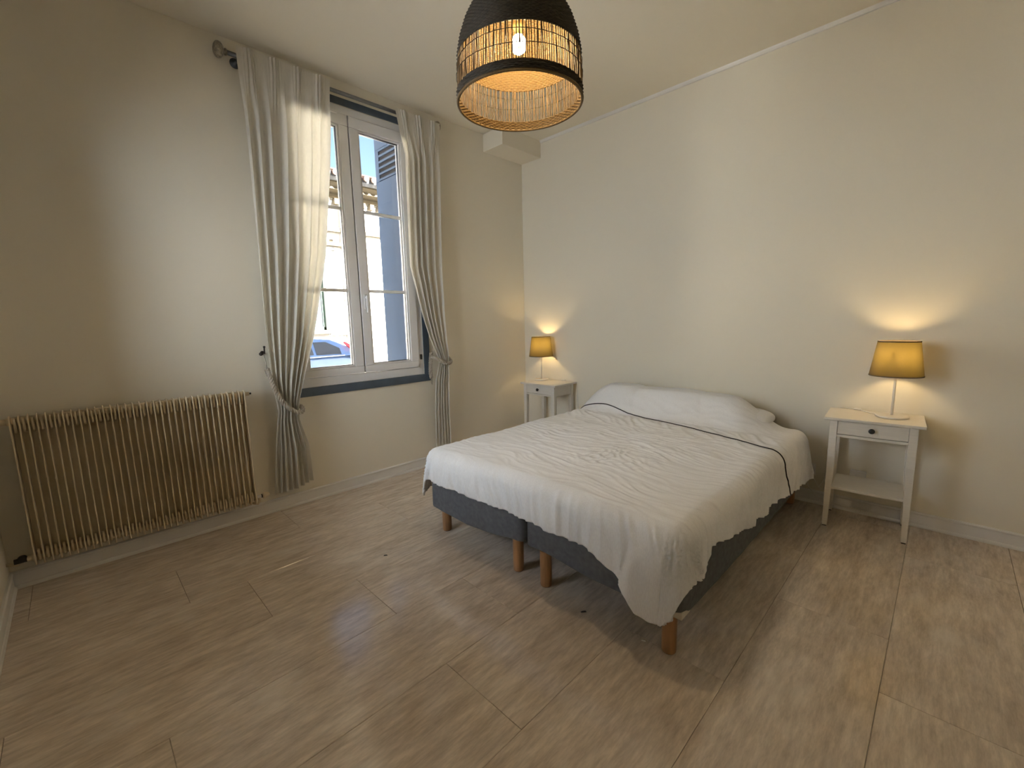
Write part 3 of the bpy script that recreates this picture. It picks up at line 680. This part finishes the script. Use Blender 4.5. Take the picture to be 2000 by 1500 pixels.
XC0, XC1, YC0, DR = 1.150, 2.665, -2.020, .085
SEAM = ([1.0, 1.12, 1.4, 1.66, 2.12, 2.47, 2.66, 2.78, 3.0], [-.47, -.455, -.475, -.52, -.62, -.71, -.78, -.79, -.735])
def surf(U, V, wr=True):
    def base(U, V):
        ex = np.maximum(U-XC1, 0)-np.maximum(XC0-U, 0); ey = np.minimum(V-YC0, 0)
        r = np.hypot(ex, ey)+1e-9; dx, dy = ex/r, ey/r
        q = DR*PI/2; over = np.maximum(r-q, 0)
        s_ = np.minimum(r, q)/DR
        cor = np.abs(dx*dy)*2                                  # 1 on the corner diagonal
        flare = .13+.10*cor
        th = np.arctan2(-dy, dx)                               # 0 right side .. pi/2 foot
        foldr = (.030*sst(2.50, 2.545, U+.10*(r-.3))*(1-.6*sst(2.56, 2.68, U)))*np.abs(dy)*sst(.10, .26, r)
        foldl = np.where(dx < 0, -.03*np.exp(-((PI-th-1.15)/.13)**2), 0)*sst(.06, .25, r)
        off = DR*np.sin(s_)+over*flare+foldr+foldl
        drop = DR*(1-np.cos(s_))+over*np.sqrt(1-flare**2)
        cxp = np.clip(U, XC0, XC1); cyp = np.maximum(V, YC0)
        h = bump_at(U, np.maximum(V, YC0))
        crown = .012*(1-sst(.0, 1.0, np.abs((cxp-1.9)/.85)))
        sag = -.012*sst(.25, 0, np.abs(cyp+1.15))*0
        Z = TOPZ+h+crown-drop
        return np.stack([cxp+dx*off, cyp+dy*off, Z], -1), r, dx, dy
    P, r, dx, dy = base(U, V)
    e = 2e-3
    Pu = base(U+e, V)[0]-base(U-e, V)[0]; Pv = base(U, V+e)[0]-base(U, V-e)[0]
    N = np.cross(Pu, Pv); N /= (np.linalg.norm(N, axis=-1, keepdims=True)+1e-12)
    if wr:
        w1 = pn(U*2.2+3, V*2.2); w2 = pn(U*5+9, V*5+4)
        # sharp creases running across the bed
        a = V*13+U*1.6+1.6*w1+.6*w2; rid = 1-np.abs(pn(U*2.6+7, a)); rid = np.clip(rid-.62, 0, 1)**1.3*2.2
        b = V*27+U*2.5+2.2*w1+.9*w2; rid2 = np.clip(1-np.abs(pn(U*4.2+1, b))-.66, 0, 1)*2.2
        msk = sst(-.35, .35, pn(U*1.5+20, V*1.7+3)+.10)
        mid = np.exp(-(((V+1.25)/.62)**2))*(.35+.65*msk)+.25
        top = (1-sst(.0, .16, r))
        w_ = top*(.0095*rid*mid+.005*rid2*mid+.007*w1+.003*w2)
        # crumpled patch in the middle
        cr = np.exp(-(((U-2.08)/.20)**2+((V+1.52)/.17)**2))
        w_ += top*cr*.010*(1-2*np.abs(pn(U*17+2*w2, V*19+2*w1)))
        # diagonal creases by the pillows
        pc = np.exp(-((V+.66)/.16)**2); g = U*10+V*9+1.2*w1
        w_ += top*pc*.011*np.clip(1-np.abs(pn(g, U*2-V*2))-.5, 0, 1)*2
        # hanging sides: folds running down, leaning towards the head
        tan = U*np.abs(dy)+V*np.abs(dx)
        lean = r*(2.6*np.where(np.abs(dx) > np.abs(dy), 1, -.6))
        f1 = pn(tan*11+lean*2.0+w1*.7, r*2.2+5); f2 = np.clip(1-np.abs(pn(tan*17+lean*3.2+w1, r*2.5+11))-.55, 0, 1)*2
        sd_ = sst(.05, .26, r)
        cor = np.abs(dx*dy)*2
        w_ += sd_*(1-.85*cor)*(1-.7*sst(2.48, 2.58, U)*np.abs(dy))*(.021*f1+.014*f2)+sst(.02, .10, r)*(1-sst(.16, .30, r))*.011*f2
        # the piped seam keeps the cloth flat
        w_ = w_*(1-.8*np.exp(-((V-np.interp(U, SEAM[0], SEAM[1]))/.035)**2))
        P = P+N*w_[..., None]
    return P, N
ns, nt_ = 300, 320
S, T = np.meshgrid(np.linspace(0, 1, ns), np.linspace(0, 1, nt_))
vnom = -2.43+(2.43-.30)*T
uR = np.interp(vnom, [-2.43, -2.36, -2.29, -2.15, -1.99, -1.65, -1.0, -.40], [2.800, 2.840, 2.875, 2.915, 2.825, 2.905, 2.955, 3.02])
uR = uR+.006*pn(vnom*9, vnom*0+.3)
uL = np.interp(vnom, [-2.43, -2.1, -1.5, -.3], [.83, .82, .83, .86])
U = uL+S*(uR-uL)
vF = np.interp(U, [.82, .95, 1.2, 1.6, 2.2, 2.35, 2.46, 2.52, 2.58, 2.64, 2.72, 2.80, 2.92], [-2.215, -2.235, -2.255, -2.262, -2.268, -2.275, -2.315, -2.355, -2.425, -2.440, -2.425, -2.375, -2.27])
vF = vF+.006*pn(U*8, U*0+.7)
vH = np.interp(U, [.8, 1.8, 2.2, 2.40, 2.52, 2.66, 2.75, 3.0], [-.06, -.07, -.09, -.16, -.19, -.18, -.19, -.21])
V = vF+T*(vH-vF)
P, N = surf(U, V)
dv = thing('duvet', (1.9, -1.1, .17), 'rumpled white duvet with dark piping draped over the double bed', 'duvet')
dm_ = MB(); dm_.grid(P.tolist()); dob = dm_.build('duvet_cover', DUVET, dv, smooth=True)
so = dob.modifiers.new('thick', 'SOLIDIFY'); so.thickness = .012; so.offset = -1
ul = np.linspace(1.02, 2.985, 160)
vl_ = np.interp(ul, *SEAM)
k = np.ones(9)/9; vl_ = np.convolve(np.pad(vl_, 4, mode='edge'), k, 'valid')
uRl = np.interp(vl_, [-2.43, -2.36, -2.29, -2.15, -1.99, -1.65, -1.0, -.40], [2.800, 2.840, 2.875, 2.915, 2.825, 2.905, 2.955, 3.02])
keep = ul < uRl-.002
Pp, Np = surf(ul[keep], vl_[keep])
MB().tube((Pp+Np*.0015).tolist(), .0042, 6).build('piping', PIPING, dv, smooth=True)

# ------------------------------------------------------------------ nightstands
def nightstand(loc, rz, label):
    t = thing('nightstand', (loc[0], loc[1], 0), label, 'nightstand', 'white nightstands', rotz=rz)
    B = lambda: MB()
    B().box(-.23, .23, -.175, .175, .682, .700).build('top', NSTAND, t, world=False, bevel=.003)
    lx, ly, lw = .200, .155, .038
    for sx in (-1, 1):
        for sy in (-1, 1):
            xo, yo = sx*lx, sy*ly
            xi, yi = xo-sx*lw, yo-sy*lw; xi2, yi2 = xo-sx*.026, yo-sy*.026
            r4 = lambda a, b: (min(a, b), max(a, b))
            l = MB().taper((*r4(xo, xi), *r4(yo, yi)), .45, (*r4(xo, xi), *r4(yo, yi)), .682)
            l.taper((*r4(xo, xi2), *r4(yo, yi2)), .006, (*r4(xo, xi), *r4(yo, yi)), .45)
            lo = l.build('leg', NSTAND, t, world=False, bevel=.0015)
            MB().box(*r4(xo-sx*.003, xi2+sx*.003), *r4(yo-sy*.003, yi2+sy*.003), 0, .007).build('foot_pad', BLACKP, lo, world=False)
    for sx in (-1, 1):
        MB().box(min(sx*.194, sx*.178), max(sx*.194, sx*.178), -.120, .120, .580, .682).build('side_rail', NSTAND, t, world=False, bevel=.001)
    MB().box(-.164, .164, .137, .151, .580, .682).build('back_rail', NSTAND, t, world=False)
    MB().box(-.164, .164, -.151, -.122, .580, .595).build('front_rail', NSTAND, t, world=False, bevel=.001)
    dr = MB().box(-.161, .161, -.151, -.133, .599, .679).box(-.150, .150, -.133, .120, .603, .660).build('drawer', NSTAND, t, world=False, bevel=.0015)
    MB().lathe([(.004, -.151), (.006, -.158), (.006, -.164), (.013, -.168), (.0155, -.174), (.013, -.180), (.003, -.182)], (0, 0, .640), 16, True, True, 'y').build('knob', BLACKP, dr, world=False, smooth=True)
    sh = MB().box(-.168, .168, -.150, .150, .246, .262).build('shelf', NSTAND, t, world=False, bevel=.002)
    return t
RZN = .0655
def nloc(fx, fy, rz, d=.175): return (fx-math.sin(rz)*d, fy+math.cos(rz)*d)
nR = nloc(3.082, -.3705, RZN); nL = nloc(.500, -.372, 0)
nightstand(nR, RZN, 'white one-drawer nightstand standing clear on the right, shelf in view')
nightstand(nL, 0, 'white one-drawer nightstand in the corner behind the bed')

# ------------------------------------------------------------------ table lamps
def table_lamp(loc, label, cord):
    t = thing('table_lamp', loc, label, 'lamp', 'lit bedside lamps'); x, y, z = loc
    MB().lathe([(.001, 0), (.074, 0), (.078, .003), (.078, .011), (.074, .014), (.010, .015)], loc, 40, False, True).build('base', LAMPW, t, auto=35)
    MB().cyl((x, y, z+.014), (x, y, z+.300), .0065, 14).build('pole', LAMPW, t, smooth=True)
    # tapered fabric shade (open top and bottom)
    zb, zt, rb, rtp = z+.252, z+.452, .125, .097
    n = 56; th = .0022
    P = [[(x+r*math.cos(2*PI*k/n), y+r*math.sin(2*PI*k/n), zz) for k in range(n)] for r, zz in ((rb, zb), ((rb*.66+rtp*.34), zb+(zt-zb)*.34), ((rb*.33+rtp*.67), zb+(zt-zb)*.67), (rtp, zt))]
    sh = MB().grid(P, True).build('shade', SHADE, t, smooth=True)
    for r, zz in ((rb, zb), (rtp, zt)):
        MB().lathe([(r+.0012, zz-.003), (r+.0012, zz+.003), (r-.003, zz+.003), (r-.003, zz-.003), (r+.0012, zz-.003)], (x, y, 0), n).build('shade_ring', mat('taupe_trim', (.10, .075, .05), .8) if 'taupe_trim' not in bpy.data.materials else bpy.data.materials['taupe_trim'], sh)
    sp = MB()
    for k in range(3):
        a = 2*PI*k/3+.4
        sp.cyl((x+.02*math.cos(a), y+.02*math.sin(a), z+.315), (x+.104*math.cos(a), y+.104*math.sin(a), z+.392), .0018, 6)
    sp.build('spider', LAMPW, sh, smooth=True)
    MB().lathe([(.010, .285), (.018, .290), (.018, .325), (.012, .328)], loc, 16, True, True).build('socket', LAMPW, t, smooth=True)
    MB().lathe([(.010, .325), (.012, .335), (.020, .350), (.025, .366), (.025, .378), (.020, .392), (.010, .400), (.001, .402)], loc, 10, True, False).build('bulb', BULB, t, smooth=True)
    MB().tube(cord, .0026, 6).build('cord', LAMPW, t, smooth=True)
    return t
lampR = (3.150, -.172, .7008)
tz = .7037
tR = table_lamp(lampR, 'lit table lamp with taupe shade on the right nightstand',
    [(3.076, -.150, tz+.003), (3.05, -.125, tz), (3.00, -.062, tz), (2.965, -.035, tz), (2.935, -.028, tz), (2.915, -.020, tz), (2.880, -.020, tz), (2.862, -.019, .66), (2.860, -.018, .55), (2.852, -.016, .35), (2.83, -.017, .20), (2.80, -.03, .13), (2.76, -.04, .2), (2.735, -.035, .245)])
MB().box(2.955, 2.995, -.058, -.036, .7015, .7135).build('cord_switch', LAMPW, tR, bevel=.004)
lampL = (.345, -.125, .7008)
tL = table_lamp(lampL, 'lit table lamp with taupe shade in the far corner',
    [(.42, -.125, tz+.003), (.46, -.09, tz), (.53, -.05, tz), (.60, -.045, tz), (.66, -.03, tz), (.70, -.025, tz), (.737, -.024, .69), (.74, -.022, .5), (.75, -.024, .22)])
MB().box(.555, .600, -.060, -.038, .7015, .7135).build('cord_switch', LAMPW, tL, bevel=.004)

# ------------------------------------------------------------------ wall sockets
t = thing('wall_socket', (3.004, 0, .26), 'white wall socket above the shelf of the right nightstand', 'socket', 'wall sockets')
MB().box(2.962, 3.046, -.032, 0, .225, .292).build('housing', WHITEP, t, bevel=.004)
MB().box(2.985, 3.028, -.0335, -.030, .232, .255).build('outlet', BLACKP, t)
t = thing('wall_socket', (2.725, 0, .25), 'white wall socket with black plug beside the duvet edge', 'socket', 'wall sockets')
MB().box(2.690, 2.770, -.010, 0, .205, .285).build('housing', WHITEP, t, bevel=.003)
pg = MB().cyl((2.718, -.010, .258), (2.718, -.036, .258), .019, 16).build('plug', BLACKP, t, bevel=.003)
MB().tube([(2.718, -.036, .258), (2.72, -.045, .24), (2.725, -.04, .19), (2.74, -.03, .12), (2.80, -.026, .05), (2.95, -.028, .03), (3.15, -.03, .028)], .003, 6).build('cable', LAMPW, t, smooth=True)

# ------------------------------------------------------------------ pendant lamp
PC = (2.030, -2.170); PZ = 2.202
pend = thing('pendant_lamp', (PC[0], PC[1], PZ), 'woven rush dome pendant lamp with dark bands and lit bulb', 'pendant lamp')
def shade_r(h): return float(np.interp(h, [0, .03, .10, .165, .22, .28, .34, .39, .425, .445], [.250, .251, .249, .245, .234, .213, .180, .138, .092, .055]))
def woven(h0, h1, rows, off, amp, name, m_, n=240, flip=0):
    P = []; per = 6
    for i in range(rows*per+1):
        h = h0+(h1-h0)*i/(rows*per); ph = (i % per)/per; rowi = i//per
        row = []
        rb = shade_r(h)+off
        prof_ = math.sin(PI*((i/per) % 1.0))**.7
        for k in range(n):
            a = 2*PI*k/n
            wv = math.cos(k*PI/2+PI*(rowi % 2))
            r = rb+amp*(prof_*(.6+.4*wv)-.4)*(1 if off >= 0 else -1)
            row.append((PC[0]+r*math.cos(a), PC[1]+r*math.sin(a), PZ+h))
        P.append(row)
    return MB().grid(P, True).build(name, m_, pend, smooth=True)
woven(.0, .032, 5, .003, .006, 'rim_band', RUSHD); 
woven(-.004, .032, 6, -.004, .007, 'rim_lining', STRAW)
MB().lathe([(.251+.006*math.cos(a), -.004+.006*math.sin(a)) for a in np.linspace(0, 2*PI, 9)], (PC[0], PC[1], PZ), 96).build('rim_cord', STRAW, pend, smooth=True)
woven(.157, .440, 44, .003, .005, 'dome', RUSHD); woven(.157, .440, 44, -.004, .006, 'dome_lining', STRAW)
rods = MB(); NR = 190
rr_ = np.random.RandomState(4)
for k in range(NR):
    a = 2*PI*k/NR+rr_.uniform(-.007, .007); a2 = a+rr_.uniform(-.022, .022); q = rr_.uniform(.0016, .0025)
    pts = []
    for h in (.028, .075, .12, .17):
        aa = a+(a2-a)*(h-.028)/.14; r = shade_r(h)-.001+rr_.uniform(-.002, .002)
        pts.append((PC[0]+r*math.cos(aa), PC[1]+r*math.sin(aa), PZ+h))
    rods.tube(pts, q, 5, cap=False)
o = rods.build('rush_stems', RODM, pend, smooth=True); o['kind'] = 'stuff'
for h in (.085, .128):
    pts = []
    for k in range(121):
        a = 2*PI*k/120; r = shade_r(h)+.0035+.0008*math.sin(a*37); pts.append((PC[0]+r*math.cos(a), PC[1]+r*math.sin(a), PZ+h+.0025*math.sin(a*3+h*90)))
    MB().tube(pts, .0014, 5, cap=False).build('binding_thread', RUSHD if h > .1 else RUSHD, pend, smooth=True)
MB().lathe([(.006, .34), (.022, .335), (.024, .28), (.018, .272), (.0145, .262), (.0145, .250), (.0165, .246)], (PC[0], PC[1], PZ), 16, True, True).build('socket', mat('brass_socket', (.55, .42, .18), .35, metal=.7), pend, smooth=True)
MB().lathe([(.0165, .247), (.021, .242), (.028, .230), (.0305, .217), (.029, .203), (.023, .191), (.012, .183), (.001, .181)], (PC[0], PC[1], PZ), 12, True, False).build('bulb', BULBC, pend, smooth=True)
MB().cyl((PC[0], PC[1], PZ+.33), (PC[0], PC[1], H-.03), .0035, 8).build('cord', BLACKP, pend, smooth=True)
MB().lathe([(.05, H-.001-PZ), (.05, H-.012-PZ), (.035, H-.03-PZ), (.006, H-.035-PZ)], (PC[0], PC[1], PZ), 20, True, True).build('ceiling_rose', LAMPW, pend, smooth=True)

# ------------------------------------------------------------------ specks on the floor
def speck(x, y, l, a, m_, label):
    b = MB().taper((-l/2, l/2, -l*.16, l*.16), 0, (-l*.3, l*.3, -l*.07, l*.07), .004)
    o = b.build('lint', m_, None); o.location = (x, y, .0002); o.rotation_euler = (0, 0, a)
    tag(o, label, 'lint', 'bits of lint on the floor')
speck(1.150, -2.439, .022, .9, BLACKP, 'tiny dark scrap on the floor before the window-side bed leg')
speck(2.273, -2.069, .026, .9, BLACKP, 'tiny dark scrap under the foot of the bed')
speck(2.561, -2.051, .018, .4, LAMPW, 'tiny white scrap beside the front bed leg')
